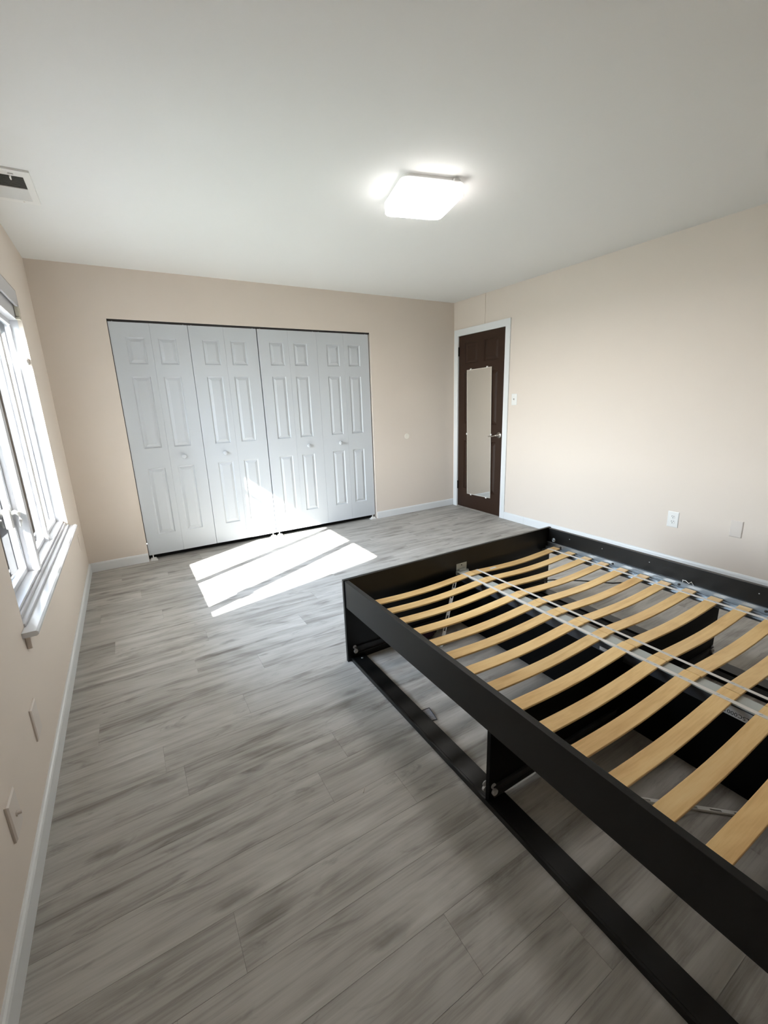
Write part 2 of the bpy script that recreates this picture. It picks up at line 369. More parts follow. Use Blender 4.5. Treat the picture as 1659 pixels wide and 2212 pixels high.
for k, (nm, lab) in enumerate(pair_names):
    d = struct(empty(nm), lab, 'closet door')
    for s in (0, 1):
        i = 2*k+s; near_left = (s == 1)
        u0 = 0.050 if near_left else 0.103
        pans = [(u0, u0+0.138, 1.685-ZB, 1.893-ZB), (u0, u0+0.138, 0.995-ZB, 1.587-ZB), (u0, u0+0.138, 0.232-ZB, 0.822-ZB)]
        LW = leaf_x1[i]-leaf_x0[i]
        bm = bmesh.new(); moulded(bm, LW, ZT-ZB, 0.030, pans, RINGS, (leaf_x0[i], 0.012, ZB), (1, 0, 0))
        piv = Vector((leaf_x0[i] + (0 if s == 0 else LW), 0.012, 0)); ang = math.radians(0.35)*(1 if s == 0 else -1)
        bmesh.ops.transform(bm, matrix=Matrix.Translation(piv) @ Matrix.Rotation(-ang, 4, 'Z') @ Matrix.Translation(-piv), verts=bm.verts[:])
        lf = link('door_leaf', bm, M['closet_door'], d)
        if i in knob_x: child('knob', lambda bm, x=knob_x[i]: knob_at(bm, x), M['closet_door'], lf, True)
    xm = leaf_x0[2*k] + LW
    for z in (0.3, 1.02, 1.78):
        child('hinge', lambda bm: cyl(bm, (xm+0.001, 0.046, z-0.03), (xm+0.001, 0.046, z+0.03), 0.004, seg=10), M['steel'], d)
    # white floor pivot bracket and top guide pin
    bxx = leaf_x0[2*k] + 0.030 if k % 2 == 0 else leaf_x0[2*k+1] + LW - 0.030
    def bracket(bm):
        box(bm, bxx-0.033, bxx+0.033, -0.012, 0.034, 0.0, 0.010, 0.002); box(bm, bxx-0.020, bxx+0.024, -0.008, 0.026, 0.010, 0.024, 0.002)
        cyl(bm, (bxx, 0.022, 0.02), (bxx, 0.022, 0.056), 0.005, seg=10)
    child('floor_bracket', bracket, M['plate'], d)
    for px_ in (leaf_x0[2*k]+0.03, leaf_x0[2*k+1]+LW-0.03):
        child('guide_pin', lambda bm: cyl(bm, (px_, 0.022, 2.0), (px_, 0.022, 2.018), 0.004, seg=8), M['steel'], d)
# closet opening lining and track
tr = struct(empty('trim_2'), 'painted lining and dark track of the closet opening', 'trim')
child('lining', lambda bm: (box(bm, CL, CL+0.0015, 0, 0.11, 0, CT), box(bm, CRX-0.010, CRX, 0.0, 0.11, 0, CT), box(bm, CL, CRX, 0.0, 0.008, CT-0.006, CT), box(bm, CL, CRX, 0.008, 0.11, CT-0.002, CT)), M['jamb'], tr)
child('track', lambda bm: (box(bm, CL+0.002, CRX-0.011, 0.012, 0.014, 2.008, 2.0255), box(bm, CL+0.002, CRX-0.011, 0.034, 0.036, 2.008, 2.0255), box(bm, CL+0.002, CRX-0.011, 0.012, 0.036, 2.0235, 2.0255)), M['track'], tr)

# ------------------------------------------------------------------ entry door
d1 = struct(empty('door_1'), 'dark brown six-panel entry door in a white frame', 'door')
dw = DY1 - DY0 - 0.006
L_, R_ = (0.104, 0.316), (0.418, 0.634)
pans = [(a, b_, z0, z1) for (a, b_) in (L_, R_) for (z0, z1) in ((1.700, 1.925), (1.020, 1.598), (0.235, 0.825))]
bm = bmesh.new(); moulded(bm, dw, 2.008, 0.035, pans, [(0.006, -0.008), (0.016, -0.008), (0.040, -0.002)], (W+0.004, DY1-0.003, 0.010), (0, -1, 0))
slab = link('door_slab', bm, M['brown_door'], d1)
def casing(bm):
    x0, x1 = W-0.013, W+0.0005
    yo0, yo1, zt = -0.889, -0.021, 2.090
    def strip(pts):
        f = [bm.verts.new((x0, y, z)) for y, z in pts]; b_ = [bm.verts.new((x1, y, z)) for y, z in pts]
        bm.faces.new(f); bm.faces.new(b_[::-1])
        for i in range(4): bm.faces.new((f[i], b_[i], b_[(i+1) % 4], f[(i+1) % 4]))
    strip([(yo0, 0), (DY0, 0), (DY0, DZ), (yo0, zt)]); strip([(DY1, 0), (yo1, 0), (yo1, zt), (DY1, DZ)]); strip([(yo0, zt), (DY0, DZ), (DY1, DZ), (yo1, zt)])
child('door_casing', casing, M['trim'], d1)
child('door_jamb', lambda bm: (box(bm, W-0.012, W+0.10, DY0-0.0, DY0+0.0025, 0, DZ), box(bm, W-0.012, W+0.10, DY1-0.0025, DY1, 0, DZ), box(bm, W-0.012, W+0.10, DY0, DY1, DZ-0.003, DZ)), M['trim'], d1)
child('threshold', lambda bm: box(bm, W-0.010, W+0.05, DY0+0.003, DY1-0.003, 0, 0.007, 0.002), mat('threshold_wood', (0.30, 0.27, 0.24), 0.5), d1)
for z in (1.850, 0.275):
    def hinge(bm):
        for q in range(3): cyl(bm, (W-0.004, DY1+0.004, z-0.05+q*0.034), (W-0.004, DY1+0.004, z-0.05+q*0.034+0.032), 0.0075, seg=12)
        box(bm, W-0.006, W+0.004, DY1-0.016, DY1+0.003, z-0.05, z+0.05)
    child('door_hinge', hinge, M['bronze'], d1)
def lever(bm):
    y, z = -0.768, 0.918
    lathe(bm, (W+0.004, y, z), (-1, 0, 0), [(0, 0.033), (0.004, 0.033), (0.009, 0.029), (0.011, 0.014), (0.045, 0.011), (0.050, 0.010)], 28)
    tube(bm, [(W-0.044, y-0.008, z), (W-0.048, y+0.004, z), (W-0.050, y+0.03, z-0.008), (W-0.050, y+0.06, z-0.014), (W-0.049, y+0.09, z-0.012), (W-0.044, y+0.112, z-0.016), (W-0.036, y+0.120, z-0.017)],
         [0.010, 0.011, 0.009, 0.008, 0.009, 0.008, 0.004], 12, 0.7)
child('door_handle', lever, M['nickel'], d1, True)
child('strike_edge', lambda bm: box(bm, W+0.001, W+0.012, DY0+0.0025, DY0+0.0045, 0.86, 0.97), M['nickel'], d1)

# mirror on the door
mir = empty('mirror', (W-0.001, -0.452, 0.915))
mir.rotation_euler = (math.radians(-1.2), 0, 0)
tag(mir, 'tall narrow frameless mirror clipped to the brown door', 'mirror')
hw, hh = 0.197, 0.725
child('glass', lambda bm: box(bm, -0.0045, -0.0005, -hw+0.004, hw-0.004, -hh+0.004, hh-0.004), M['mirror'], mir)
def edge(bm):
    for r in ((-hw, -hw+0.004, -hh, hh), (hw-0.004, hw, -hh, hh), (-hw+0.004, hw-0.004, -hh, -hh+0.004), (-hw+0.004, hw-0.004, hh-0.004, hh)):
        box(bm, -0.0052, 0.0, *r)
child('bevelled_edge', edge, M['mirror_edge'], mir)
for (y, z, s) in ((-0.13, hh, 1), (0.13, hh, 1), (-0.13, -hh, -1), (0.13, -hh, -1), (-hw, 0.0, 0), (hw, 0.0, 0)):
    def clip(bm):
        if s: box(bm, -0.009, 0.003, y-0.009, y+0.009, z-0.006*s, z+0.012*s, 0.0015)
        else: box(bm, -0.009, 0.003, y-0.006 if y > 0 else y-0.010, y+0.010 if y > 0 else y+0.006, z-0.010, z+0.010, 0.0015)
    child('clip', clip, M['film'] if False else M['plate'], mir)

# ------------------------------------------------------------------ wall plates
def plate_body(bm, w=0.070, h=0.115, t=0.005):
    vs = []
    for d, ins in ((0, 0), (t*0.6, 0), (t, 0.005)):
        vs.append([bm.verts.new((a*(w/2-ins), -d, b_*(h/2-ins))) for a, b_ in ((-1, -1), (1, -1), (1, 1), (-1, 1))])
    for a, b_ in zip(vs, vs[1:]):
        for i in range(4): bm.faces.new((a[i], a[(i+1) % 4], b_[(i+1) % 4], b_[i]))
    bm.faces.new(vs[-1]); bm.faces.new(vs[0][::-1])
def screw(parent, z, m=None, x=0.0):
    child('screw', lambda bm: lathe(bm, (x, -0.005, z), (0, -1, 0), [(0, 0.003), (0.001, 0.0028), (0.0014, 0.001)], 10), m or M['plate'], parent)
RZR, RZL = -PI/2, PI/2      # plate local -Y faces the room: right wall -> -X, left wall -> +X
sw = empty('light_switch', (W, -0.968, 1.293), RZR); tag(sw, 'white toggle light switch beside the brown door', 'switch')
child('plate', plate_body, M['plate'], sw)
child('slot', lambda bm: box(bm, -0.005, 0.005, -0.0056, -0.004, -0.012, 0.012), M['painted_plate'], sw)
child('toggle', lambda bm: box(bm, -0.0035, 0.0035, -0.016, -0.004, -0.001, 0.008, 0.001, Matrix.Rotation(math.radians(0), 4, 'X')), mat('grey_toggle', (0.25, 0.25, 0.24), 0.4), sw)
screw(sw, 0.030); screw(sw, -0.030)
ot = empty('power_outlet', (W, -2.612, 0.368), RZR); tag(ot, 'white duplex power outlet on the wall behind the bed', 'outlet')
child('plate', lambda bm: plate_body(bm, 0.078, 0.122, 0.006), M['plate'], ot)
for z in (0.020, -0.020):
    f_ = child('socket', lambda bm: lathe(bm, (0, -0.005, z), (0, -1, 0), [(0, 0.0165), (0.0022, 0.0165), (0.0028, 0.0155)], 24), M['plate'], ot)
    child('slot', lambda bm: (box(bm, -0.0082, -0.0052, -0.0083, -0.007, z+0.001, z+0.010), box(bm, 0.0052, 0.0082, -0.0083, -0.007, z+0.002, z+0.009), cyl(bm, (0, -0.007, z-0.007), (0, -0.0083, z-0.007), 0.003, seg=10)), M['dark_slot'], f_)
screw(ot, 0.0)
bp_ = empty('blank_plate', (W, -3.016, 0.387), RZR); tag(bp_, 'blank wall plate painted beige, to the right of the white outlet', 'wall plate')
child('plate', lambda bm: plate_body(bm, 0.072, 0.118, 0.007), M['painted_plate'], bp_); screw(bp_, 0.03, M['wall']); screw(bp_, -0.03, M['wall'])
p = empty('blank_plate', (0, -2.497, 0.292), RZL); tag(p, 'painted-over blank plate low on the window wall, below the sill end', 'wall plate')
child('plate', lambda bm: plate_body(bm, 0.082, 0.122, 0.007), M['painted_plate'], p)
p = empty('cable_plate', (0, -2.900, 0.272), RZL); tag(p, 'painted-over wall plate with a jutting cable connector, nearest the camera', 'wall plate')
child('plate', lambda bm: plate_body(bm, 0.080, 0.115, 0.009), M['painted_plate'], p)
child('connector', lambda bm: (cyl(bm, (0, -0.006, 0), (0, -0.022, 0), 0.0045, seg=12), cyl(bm, (0, -0.008, 0), (0, -0.012, 0), 0.0075, seg=6)), M['painted_plate'], p)
p = empty('flush_plate', (0, -0.300, 0.350), RZL); tag(p, 'small flush beige plate on the window wall near the corner', 'wall plate')
child('plate', lambda bm: plate_body(bm, 0.062, 0.120, 0.003), M['wall'], p)
bmp = empty('door_bumper', (3.246, 0, 0.918)); tag(bmp, 'round cream door bumper disc on the wall between closet and entry door', 'door stop')
child('disc', lambda bm: lathe(bm, (0, 0, 0), (0, -1, 0), [(0, 0.031), (0.003, 0.031), (0.005, 0.028), (0.004, 0.022), (0.0035, 0.004)], 32), mat('cream_disc', (0.84, 0.79, 0.70), 0.5), bmp, False)

# ------------------------------------------------------------------ window
win = struct(empty('window_1', (0, 0, 0)), 'three-light white window with daylight behind', 'window')
ZH, ZS = 1.84, 0.614
FX0, FX1 = -0.115, -0.022
def wframe(bm):
    box(bm, FX0, FX1, WY1-0.001, WY1+0.03, WZ0, WZ1); box(bm, FX0, FX1, WY0-0.05, WY0+0.06, WZ0, WZ1)
    box(bm, FX0, FX1, WY0, WY1, ZH+0.03, WZ1); box(bm, FX0, FX1, WY0, WY1, WZ0, ZS-0.002)
    box(bm, FX1, FX1+0.010, WY0+0.06, WY1, WZ0, ZS-0.016, 0.002)
    box(bm, -0.012, 0.0, WY0+0.02, WY1-0.002, ZH+0.10, WZ1-0.002, 0.002)
child('window_frame', wframe, M['window'], win)
child('mullion', lambda bm: box(bm, FX0, FX1+0.008, -1.762, -1.717, ZS-0.004, ZH+0.032, 0.002), M['window'], win)
child('mullion', lambda bm: box(bm, -0.100, -0.042, -1.208, -1.162, ZS-0.004, ZH+0.032, 0.002), M['window'], win)
glz = [(-1.167, -0.691, -0.070), (-1.717, -1.200, -0.070), (-2.268, -1.762, -0.070)]
for (y0, y1, xg) in glz:
    def sash(bm):
        w_ = 0.009
        for r in ((y0, y0+w_, ZS, ZH), (y1-w_, y1, ZS, ZH), (y0+w_, y1-w_, ZS, ZS+0.022), (y0+w_, y1-w_, ZH-0.0, ZH+0.03)):
            box(bm, xg-0.018, xg+0.010, *r)
        for r in ((y0+w_, y0+w_+0.003, ZS+0.022, ZH), (y1-w_-0.003, y1-w_, ZS+0.022, ZH)): box(bm, xg-0.004, xg+0.006, *r)
    s = child('sash', sash, M['window'], win)
    child('pane', lambda bm: box(bm, xg-0.002, xg+0.002, y0+0.009, y1-0.009, ZS+0.02, ZH+0.001), M['glass'], s)
for y in (-1.690, -1.790):
    def lock(bm):
        box(bm, FX1-0.050, FX1-0.040, y-0.016, y+0.016, 0.83, 0.92, 0.004)
        tube(bm, [(FX1-0.044, y, 0.895), (FX1-0.026, y, 0.902), (FX1-0.014, y, 0.893), (FX1-0.012, y, 0.865), (FX1-0.016, y, 0.835)], [0.009, 0.010, 0.009, 0.007, 0.004], 10)
    child('lock_handle', lock, M['plate'], win, True)
child('stop_latch', lambda bm: (box(bm, -0.034, -0.010, -0.775, -0.690, 1.620, 1.640, 0.003), box(bm, -0.030, -0.012, -0.730, -0.690, 1.612, 1.655, 0.003)), M['plate'], win)
child('shade_bracket', lambda bm: (box(bm, -0.020, 0.0, -0.735, -0.700, 1.885, 1.965, 0.003), box(bm, -0.022, -0.002, -0.745, -0.698, 1.868, 1.880, 0.002)), mat('cream_bracket', (0.66, 0.62, 0.50), 0.5), win)
def sill(bm):
    pts = [(-0.030, 0.550), (0.041, 0.550), (0.0475, 0.555), (0.0475, 0.565), (0.041, 0.570), (-0.030, 0.570)]
    y0, y1 = -2.385, -0.660
    a = [bm.verts.new((x, y0, z)) for x, z in pts]; b_ = [bm.verts.new((x, y1, z)) for x, z in pts]
    for i in range(6): bm.faces.new((a[i], a[(i+1) % 6], b_[(i+1) % 6], b_[i]))
    bm.faces.new(a[::-1]); bm.faces.new(b_)
child('window_sill', sill, M['sill'], win)
child('sill_step', lambda bm: (box(bm, FX1, 0.006, WY0+0.0, WY1, 0.570, 0.583, 0.002),), M['window'], win)
child('apron', lambda bm: box(bm, 0.0, 0.016, -2.360, -0.700, 0.494, 0.550, 0.003), M['wall'], win)

# outside: unseen wall, added so its sloping top cuts the near strip of sunlight, lawn, fence and hedge
def sun_blocker(bm):
    y0, y1 = -2.75, -2.60
    pts = [(-0.16, -0.6), (-2.7, -0.6), (-2.7, 2.372-0.656*(2.7-0.725)), (-0.16, 2.372+0.656*0.565)]
    a = [bm.verts.new((x, y0, z)) for x, z in pts]; b_ = [bm.verts.new((x, y1, z)) for x, z in pts]
    for i in range(4): bm.faces.new((a[i], a[(i+1) % 4], b_[(i+1) % 4], b_[i]))
    bm.faces.new(a[::-1]); bm.faces.new(b_)
struct(child('wall_sun_blocker', sun_blocker, M['blocker_tan'], None), 'unseen sloping wall added outside to cut the sunlight', 'wall')
struct(bx('lawn', (-40, -0.16, -30, 40, -0.65, -0.6), M['grass']), 'lawn outside the window', 'lawn')
def hedge(bm):
    rnd = random.Random(3)
    for i in range(3600):
        x = rnd.uniform(-9, -0.5); y = 7 + rnd.uniform(-0.7, 0.7); z = rnd.uniform(-0.6, 2.5 + 0.35*math.sin(x*2.1))
        n = Vector((rnd.uniform(-1, 1), rnd.uniform(-1, 1), rnd.uniform(-1, 1))).normalized(); t = n.orthogonal().normalized(); b_ = n.cross(t); s = rnd.uniform(0.08, 0.16); c = Vector((x, y, z))
        bm.faces.new([bm.verts.new(c+t*s), bm.verts.new(c+b_*s*0.6), bm.verts.new(c-t*s), bm.verts.new(c-b_*s*0.6)])
    box(bm, -9, -0.5, 6.8, 7.2, -0.6, 2.1)
hd = child('hedge', hedge, M['leaf'], None); hd['kind'] = 'stuff'; tag(hd, 'green hedge seen faintly through the window', 'hedge')

# ------------------------------------------------------------------ ceiling light
lamp = empty('ceiling_light', (1.975, -2.098, H), math.radians(-14.5)); tag(lamp, 'square flush ceiling light, lit, with rounded corners', 'light')
def rsq(bm, s, r, z0, z1, s1=None, seg=6):
    rings = []
    for hs, rr, z in ((s, r, z0), (s, r, z0+(z1-z0)*0.6), (s*0.985, r*0.95, z0+(z1-z0)*0.85), ((s1 or s*0.95), r*0.85, z1)):
        ring = []
        for q in range(4):
            cx, cy = [(1, 1), (-1, 1), (-1, -1), (1, -1)][q]
            for k in range(seg+1):
                a = q*PI/2 + k*PI/2/seg
                ring.append(bm.verts.new((cx*(hs-rr) + rr*math.cos(a), cy*(hs-rr) + rr*math.sin(a), z)))
        rings.append(ring)
    n = len(rings[0])
    for a, b_ in zip(rings, rings[1:]):
        for i in range(n): bm.faces.new((a[i], a[(i+1) % n], b_[(i+1) % n], b_[i]))
    bm.faces.new(rings[0][::-1]); bm.faces.new(rings[-1])
child('base', lambda bm: rsq(bm, 0.158, 0.035, 0.0, -0.020), M['plate'], lamp)
child('diffuser_rim', lambda bm: rsq(bm, 0.170, 0.042, -0.018, -0.062, 0.168), M['lamp_rim'], lamp, True)
child('diffuser', lambda bm: rsq(bm, 0.168, 0.041, -0.060, -0.073), M['lamp'], lamp, True)
child('release_tab', lambda bm: box(bm, 0.100, 0.130, -0.178, -0.160, -0.022, -0.008, 0.003), M['plate'], lamp)

# ------------------------------------------------------------------ ceiling register
vt = empty('air_vent', (0.128, -1.262, H)); tag(vt, 'white ceiling air register with dark louvres and a small lever', 'vent')
vx, vy = 0.108, 0.188
def vframe(bm):
    z0, z1 = 0.0, -0.009
    for r in ((-vx, -0.078, -vy, vy), (0.078, vx, -vy, vy), (-0.078, 0.078, -vy, -0.130), (-0.078, 0.078, 0.150, vy), (-0.078, 0.078, 0.006, 0.014)):
        box(bm, *r, z1, z0)
child('vent_frame', vframe, M['plate'], vt)
child('duct_shade', lambda bm: box(bm, -0.078, 0.078, -0.130, 0.150, -0.0005, -0.0001), M['dark_slot'], vt)  # flat dark sheet painted in place of the shade inside the opening
for k in range(11):
    y = -0.124 + k*0.0125
    child('louvre', lambda bm: box(bm, -0.078, 0.078, -0.0045, 0.0045, -0.0006, 0.0006, mtx=Matrix.Translation((0, y, -0.0055)) @ Matrix.Rotation(math.radians(42), 4, 'X')), M['vent_grey'], vt)
for k in range(11):
    y = 0.020 + k*0.0125
    child('louvre', lambda bm: box(bm, -0.078, 0.078, -0.0062, 0.0062, -0.0006, 0.0006, mtx=Matrix.Translation((0, y, -0.0055)) @ Matrix.Rotation(math.radians(-38), 4, 'X')), M['plate'], vt)
child('lever', lambda bm: (box(bm, 0.028, 0.034, -0.150, -0.118, -0.024, -0.008, 0.002), box(bm, 0.024, 0.046, -0.156, -0.150, -0.016, -0.009, 0.002)), M['plate'], vt)
child('screw', lambda bm: lathe(bm, (0.04, 0.168, -0.009), (0, 0, -1), [(0, 0.004), (0.0015, 0.003)], 10), M['painted_plate'], vt)

# ------------------------------------------------------------------ bed frame
BX0, BX1, BY1, BY0 = 1.247, 2.801, -2.377, -4.437
bed = empty('bed_frame', (0, 0, 0)); tag(bed, 'black-brown storage bed frame without mattress or drawers', 'bed')
def bpart(name, r, m='black', bev=0.0008): return bx(name, r, M[m], bed, bev)
bpart('end_board', (BX0, BX1, BY1-0.018, BY1, 0.0, 0.462), bev=0.0012)
bpart('head_board', (BX0, BX1, BY0, BY0+0.018, 0.0, 0.462))
for nm_, (xa, xb) in (('l', (1.252, 1.274)), ('r', (2.775, 2.797))):
    bpart('side_rail', (xa, xb, BY0+0.018, BY1-0.018, 0.314, 0.4585), bev=0.0012)
bpart('bottom_board', (1.277, 1.345, BY0+0.018, BY1-0.018, 0.0, 0.018))
bpart('plinth_strip', (1.266, 1.274, BY0+0.018, BY1-0.018, 0.0, 0.022))
bpart('bottom_board', (2.715, 2.790, BY0+0.018, BY1-0.018, 0.0, 0.018))
bpart('floor_strip', (2.625, 2.700, BY0+0.018, BY1-0.018, 0.0, 0.012), 'black_flat')  # flat dark strip along the floor beside the right bottom board
bpart('centre_divider', (2.006, 2.024, BY0+0.018, BY1-0.018, 0.0, 0.282), 'black_flat')
bpart('partition', (1.272, 2.006, -3.400, -3.384, 0.018, 0.3135), 'black_flat')
bpart('partition', (2.024, 2.795, -3.400, -3.384, 0.018, 0.3135), 'black_flat')
# drawer runners with rollers
def runner(y, nrm, xa, xb, roll_x):
    r = child('drawer_runner', lambda bm: (box(bm, xa, xb, y, y+nrm*0.0015, 0.040, 0.078), box(bm, xa, xb, y, y+nrm*0.013, 0.040, 0.0415), box(bm, xa, xb, y, y+nrm*0.010, 0.0765, 0.078)), M['runner'], bed)
    child('roller', lambda bm: (lathe(bm, (roll_x, y+nrm*0.002, 0.054), (0, nrm, 0), [(0, 0.0115), (0.008, 0.0115), (0.009, 0.010), (0.006, 0.005)], 20), lathe(bm, (roll_x-0.004, y+nrm*0.002, 0.078), (0, nrm, 0), [(0, 0.010), (0.003, 0.010), (0.004, 0.003)], 16)), M['roller'], r, False)
runner(BY1-0.0181, -1, 1.285, 1.98, 1.292)
runner(-3.4001, -1, 1.285, 1.98, 1.292)
runner(-3.3839, 1, 1.285, 1.98, 1.276)
runner(BY1-0.0181, -1, 2.06, 2.775, 2.770)
runner(-3.4001, -1, 2.06, 2.785, 2.782)
# steel slat ledges
def ledge(x, s):
    def f(bm):
        ya, yb = BY0+0.02, BY1-0.020
        box(bm, x, x+s*0.0015, ya, yb, 0.322, 0.366)              # flange on the rail
        box(bm, x, x+s*0.055, ya, yb, 0.3205, 0.322)             # shelf
        box(bm, x, x+s*0.010, ya, yb, 0.3655, 0.367)             # rolled top lip
        box(bm, x+s*0.018, x+s*0.020, ya, yb, 0.322, 0.340)      # rib
        box(bm, x+s*0.0535, x+s*0.055, ya, yb, 0.314, 0.322)
    lg = child('slat_ledge', f, M['steel'], bed)
    for y in (-2.50, -2.86, -3.22, -3.58, -3.94):
        child('bolt', lambda bm: lathe(bm, (x+s*0.0015, y, 0.350), (s, 0, 0), [(0, 0.006), (0.004, 0.006), (0.005, 0.003)], 12), M['dark_slot'], lg)
ledge(1.2742, 1); ledge(2.7748, -1)
# mid beam
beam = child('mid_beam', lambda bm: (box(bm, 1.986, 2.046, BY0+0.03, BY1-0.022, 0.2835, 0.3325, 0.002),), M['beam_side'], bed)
child('beam_top', lambda bm: (box(bm, 1.984, 2.048, BY0+0.03, BY1-0.024, 0.3325, 0.3345, 0.0008), box(bm, 1.976, 1.984, BY0+0.03, BY1-0.024, 0.3325, 0.3340)), M['beam'], beam)  # top strip of the beam, without the darkened side colour
child('label', lambda bm: box(bm, 1.9853, 1.9859, -3.865, -3.728, 0.2845, 0.3215), M['sticker'], beam)
tx = bpy.data.curves.new('lettering', 'FONT'); tx.body = 'LSC0001'; tx.size = 0.0185; tx.extrude = 0.0002; tx.align_x = 'RIGHT'; tx.align_y = 'CENTER'
tx.space_character = 1.05
to = bpy.data.objects.new('lettering', tx); C.objects.link(to)
# letters read towards +Y with their tops towards -Z, facing -X
rot = Matrix((Vector((0, 1, 0)), Vector((0, 0, -1)), Vector((-1, 0, 0)))).transposed()
dg = bpy.context.evaluated_depsgraph_get(); tm = bpy.data.meshes.new_from_object(to.evaluated_get(dg))
tm.transform(Matrix.Translation((1.9850, -3.742, 0.2975)) @ rot.to_4x4())
bpy.data.objects.remove(to); tm.materials.clear(); tm.materials.append(M['ink'])
lo = bpy.data.objects.new('lettering', tm); C.objects.link(lo); lo.parent = beam
child('label', lambda bm: box(bm, 1.9853, 1.9859, -3.335, -3.300, 0.289, 0.304), M['sticker'], beam)
child('label', lambda bm: box(bm, 1.9853, 1.9859, -3.150, -3.115, 0.289, 0.304), M['sticker'], beam)
def beam_bracket(bm):
    box(bm, 1.976, 2.054, BY1-0.0195, BY1-0.0181, 0.318, 0.382, 0.0005)
    box(bm, 1.970, 2.060, BY1-0.034, BY1-0.0195, 0.318, 0.338, 0.002); box(bm, 1.992, 2.040, BY1-0.032, BY1-0.0195, 0.338, 0.350, 0.002)
br = child('beam_bracket', beam_bracket, M['beam'], bed)
child('screw', lambda bm: lathe(bm, (2.015, BY1-0.0195, 0.370), (0, -1, 0), [(0, 0.004), (0.002, 0.003)], 10), M['dark_slot'], br)
child('cam_fitting', lambda bm: (lathe(bm, (2.7748, -2.443, 0.387), (-1, 0, 0), [(0, 0.013), (0.004, 0.013), (0.006, 0.010), (0.004, 0.005)], 18), cyl(bm, (2.772, -2.443, 0.387), (2.762, -2.443, 0.387), 0.004, seg=8)), M['steel'], bed)
child('wire_clip', lambda bm: (tube(bm, [(2.774, -3.235, 0.366), (2.770, -3.235, 0.380), (2.768, -3.250, 0.382), (2.768, -3.265, 0.372), (2.768, -3.275, 0.384), (2.774, -3.285, 0.366)], 0.0018, 6),), M['plate'], bed)
for y in (-2.56, -2.784, -3.06, -3.544, -3.82):
    child('rail_screw', lambda bm: lathe(bm, (2.7751, y, 0.4215), (-1, 0, 0), [(0, 0.003), (0.001, 0.002)], 8), M['steel'], bed)
child('board_screw', lambda bm: lathe(bm, (1.315, -2.425, 0.018), (0, 0, 1), [(0, 0.006), (0.0015, 0.005)], 12), M['steel'], bed)

# ------------------------------------------------------------------ slatted bases
PITCH, SW, ST, NS = 0.1145, 0.052, 0.008, 17
def slat_sag(u):
    u = min(max(u, 0.0), 1.0); return -0.0165*(math.sin(PI*u)**1.25)
def slat_mesh(L_, flip):
    bm = bmesh.new(); n = 14; rows_ = []
    for i in range(n+1):
        u = i/n; z = slat_sag(u)
        x = u*L_
        prof = [(-SW/2, 0.001), (-SW/2+0.001, 0), (SW/2-0.001, 0), (SW/2, 0.001), (SW/2, ST-0.0012), (SW/2-0.0012, ST), (-SW/2+0.0012, ST), (-SW/2, ST-0.0012)]
        rows_.append([bm.verts.new((x, y, z+zz)) for y, zz in prof])
    for a, b_ in zip(rows_, rows_[1:]):
        for k in range(8): bm.faces.new((a[k], a[(k+1) % 8], b_[(k+1) % 8], b_[k]))
    bm.faces.new(rows_[0][::-1]); bm.faces.new(rows_[-1])
    bmesh.ops.recalc_face_normals(bm, faces=bm.faces[:])
    me = bpy.data.meshes.new('slat'); bm.to_mesh(me); bm.free(); me.materials.append(M['slat']); return me
SZ = 0.3370
def slat_z(u): return slat_sag(u) + ST
def slatted_base(xa, xb, label):
    t = empty('slatted_base', (xa, -2.478, SZ)); tag(t, label, 'slatted base')
    L_ = xb-xa; me = slat_mesh(L_, False)
    for k in range(NS):
        o = bpy.data.objects.new('slat', me); C.objects.link(o); o.parent = t
        o.location = (0, -PITCH*k + random.uniform(-0.0015, 0.0015), 0)
        o.rotation_euler = (0, 0, math.radians(random.uniform(-0.25, 0.25)))
    for d in (0.048, L_-0.055):
        def strap(bm):
            z = slat_z(d/L_) + 0.0012
            tilt = (slat_z((d+0.006)/L_)-slat_z((d-0.006)/L_))/0.012
            pts = []
            for k in range(NS):
                yc = -PITCH*k
                for dy, dz in ((SW/2, 0.0), (-SW/2, 0.0)): pts.append((yc+dy, z+dz))
                
            pts = [(0.034, z-0.006)] + pts
            hw_ = 0.0078; prev = None
            for y, zz in pts:
                cur = [bm.verts.new((d+s_*hw_, y, zz + s_*hw_*tilt + e_)) for s_, e_ in ((-1, 0), (1, 0), (1, -0.0012), (-1, -0.0012))]
                if prev:
                    for q in range(4): bm.faces.new((prev[q], prev[(q+1) % 4], cur[(q+1) % 4], cur[q]))
                else: bm.faces.new(cur)
                prev = cur
            bm.faces.new(prev[::-1])
        sp = child('strap', strap, M['strap'], t)
        for k in range(NS):                                          # staples that hold the band on every slat
            for dy in (-0.014, 0.014):
                child('staple', lambda bm: box(bm, -0.001, 0.001, -0.0045, 0.0045, 0, 0.0008, mtx=Matrix.Translation((d, -PITCH*k+dy, slat_z(d/L_)+0.0016)) @ Matrix.Rotation(0.5, 4, 'Z')), M['steel'], sp) if 4 <= k <= 12 else None
    return t
slatted_base(1.293, 2.0315, 'curved birch slats on white bands, half nearest the window')
tb = slatted_base(2.0345, 2.765, 'curved birch slats on white bands, half beside the wall with outlets')
child('label', lambda bm: box(bm, 0.13, 0.175, -0.010, 0.006, slat_z(0.2)+0.0005, slat_z(0.2)+0.0012), M['plate'], tb)

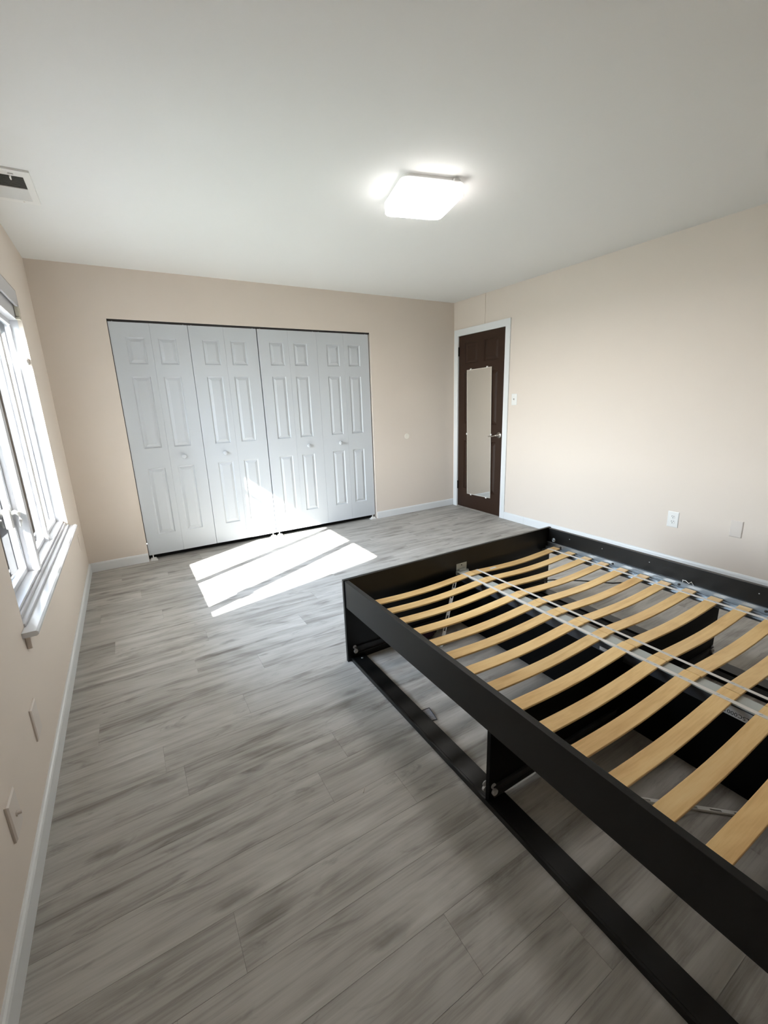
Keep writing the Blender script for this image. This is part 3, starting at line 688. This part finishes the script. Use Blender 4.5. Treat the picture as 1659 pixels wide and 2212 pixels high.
# ------------------------------------------------------------------ loose bits lying about
def slotted_strip(name, p0, p1, label, wdt=0.018):
    p0, p1 = Vector(p0), Vector(p1); t = empty(name, p0); d = p1-p0; L_ = d.length
    q = d.to_track_quat('X', 'Z'); t.rotation_mode = 'QUATERNION'; t.rotation_quaternion = q; tag(t, label, 'metal strip')
    def f(bm):
        n = 6; seg = L_/n
        box(bm, 0, L_, -wdt/2, -wdt/2+0.005, 0, 0.0015); box(bm, 0, L_, wdt/2-0.005, wdt/2, 0, 0.0015)
        box(bm, 0, L_, -wdt/2, -wdt/2+0.0012, 0, 0.008)
        for i in range(n+1):
            a = max(0, i*seg-0.018); b_ = min(L_, i*seg+0.018); box(bm, a, b_, -wdt/2+0.005, wdt/2-0.005, 0, 0.0015)
        box(bm, L_, L_+0.006, -wdt/2+0.003, wdt/2-0.003, 0, 0.0015)
    child('strip', f, M['plate'], t); return t
slotted_strip('slotted_strip', (1.953, -2.415, 0.292), (1.745, -2.548, 0.004), 'pale slotted metal strip hanging under the first slats by the end board')
slotted_strip('slotted_strip', (1.700, -3.640, 0.001), (2.000, -3.925, 0.001), 'pale slotted metal strip lying on the floor under the near slats', 0.020)
c = empty('cord', (2.06, -2.571, 0.30)); tag(c, 'thin black cord sagging under the slats by the right rail', 'cord')
pts = [(2.06, -2.62, 0.318), (2.178, -2.66, 0.305), (2.297, -2.69, 0.296), (2.415, -2.73, 0.292), (2.533, -2.825, 0.290), (2.652, -2.94, 0.286), (2.735, -3.02, 0.300), (2.752, -3.045, 0.314)]
child('cable', lambda bm: tube(bm, [Vector(p_)-Vector((2.06, -2.571, 0.30)) for p_ in pts], 0.0035, 8), M['cord'], c, True)
def scrap(bm):
    rnd = random.Random(5); bmesh.ops.create_icosphere(bm, subdivisions=3, radius=1.0)
    for v in bm.verts:
        n = 1 + 0.25*math.sin(v.co.x*7+1)*math.cos(v.co.y*6) + rnd.uniform(-0.10, 0.10)
        v.co = Vector((v.co.x*0.060*n, v.co.y*0.022*n, max(v.co.z, -0.95)*0.028*n + 0.028))
s_ = child('crumpled_cloth', scrap, M['purple'], None, True); s_.location = (1.73, -2.43, 0.0); tag(s_, 'crumpled dark plum scrap on the floor inside the end board', 'cloth')
def film(bm):
    pts = [(1.335, -2.905), (1.372, -2.915), (1.362, -2.985), (1.330, -2.975)]
    pf = [(x+(0.010 if i in (1, 2) else 0), y) for i, (x, y) in enumerate(pts)]
    a = [bm.verts.new((x-1.347, y+2.95, 0.0005)) for x, y in pf]; b_ = [bm.verts.new((x-1.347, y+2.95, 0.0020 + 0.006*(i in (1,)))) for i, (x, y) in enumerate(pf)]
    for i in range(4): bm.faces.new((a[i], a[(i+1) % 4], b_[(i+1) % 4], b_[i]))
    bm.faces.new(a[::-1]); bm.faces.new(b_)
fb = empty('plastic_bag', (1.352, -2.95, 0)); tag(fb, 'corner of a clear plastic bag with dark rim beside the bottom board', 'bag')
child('film', film, M['film'], fb)
child('rim', lambda bm: tube(bm, [(-0.012, 0.045, 0.003), (0.035, 0.035, 0.008), (0.025, -0.035, 0.003), (0.003, -0.03, 0.003)], 0.0018, 6), M['cord'], fb)
sn = child('wood_splinter', lambda bm: box(bm, -0.012, 0.012, -0.0015, 0.0015, 0, 0.002, 0.0005), mat('splinter', (0.45, 0.42, 0.36), 0.7), None)
sn.location = (0.951, -3.118, 0); sn.rotation_euler = (0, 0, 0.9); tag(sn, 'tiny pale wood splinter on the open floor', 'splinter')
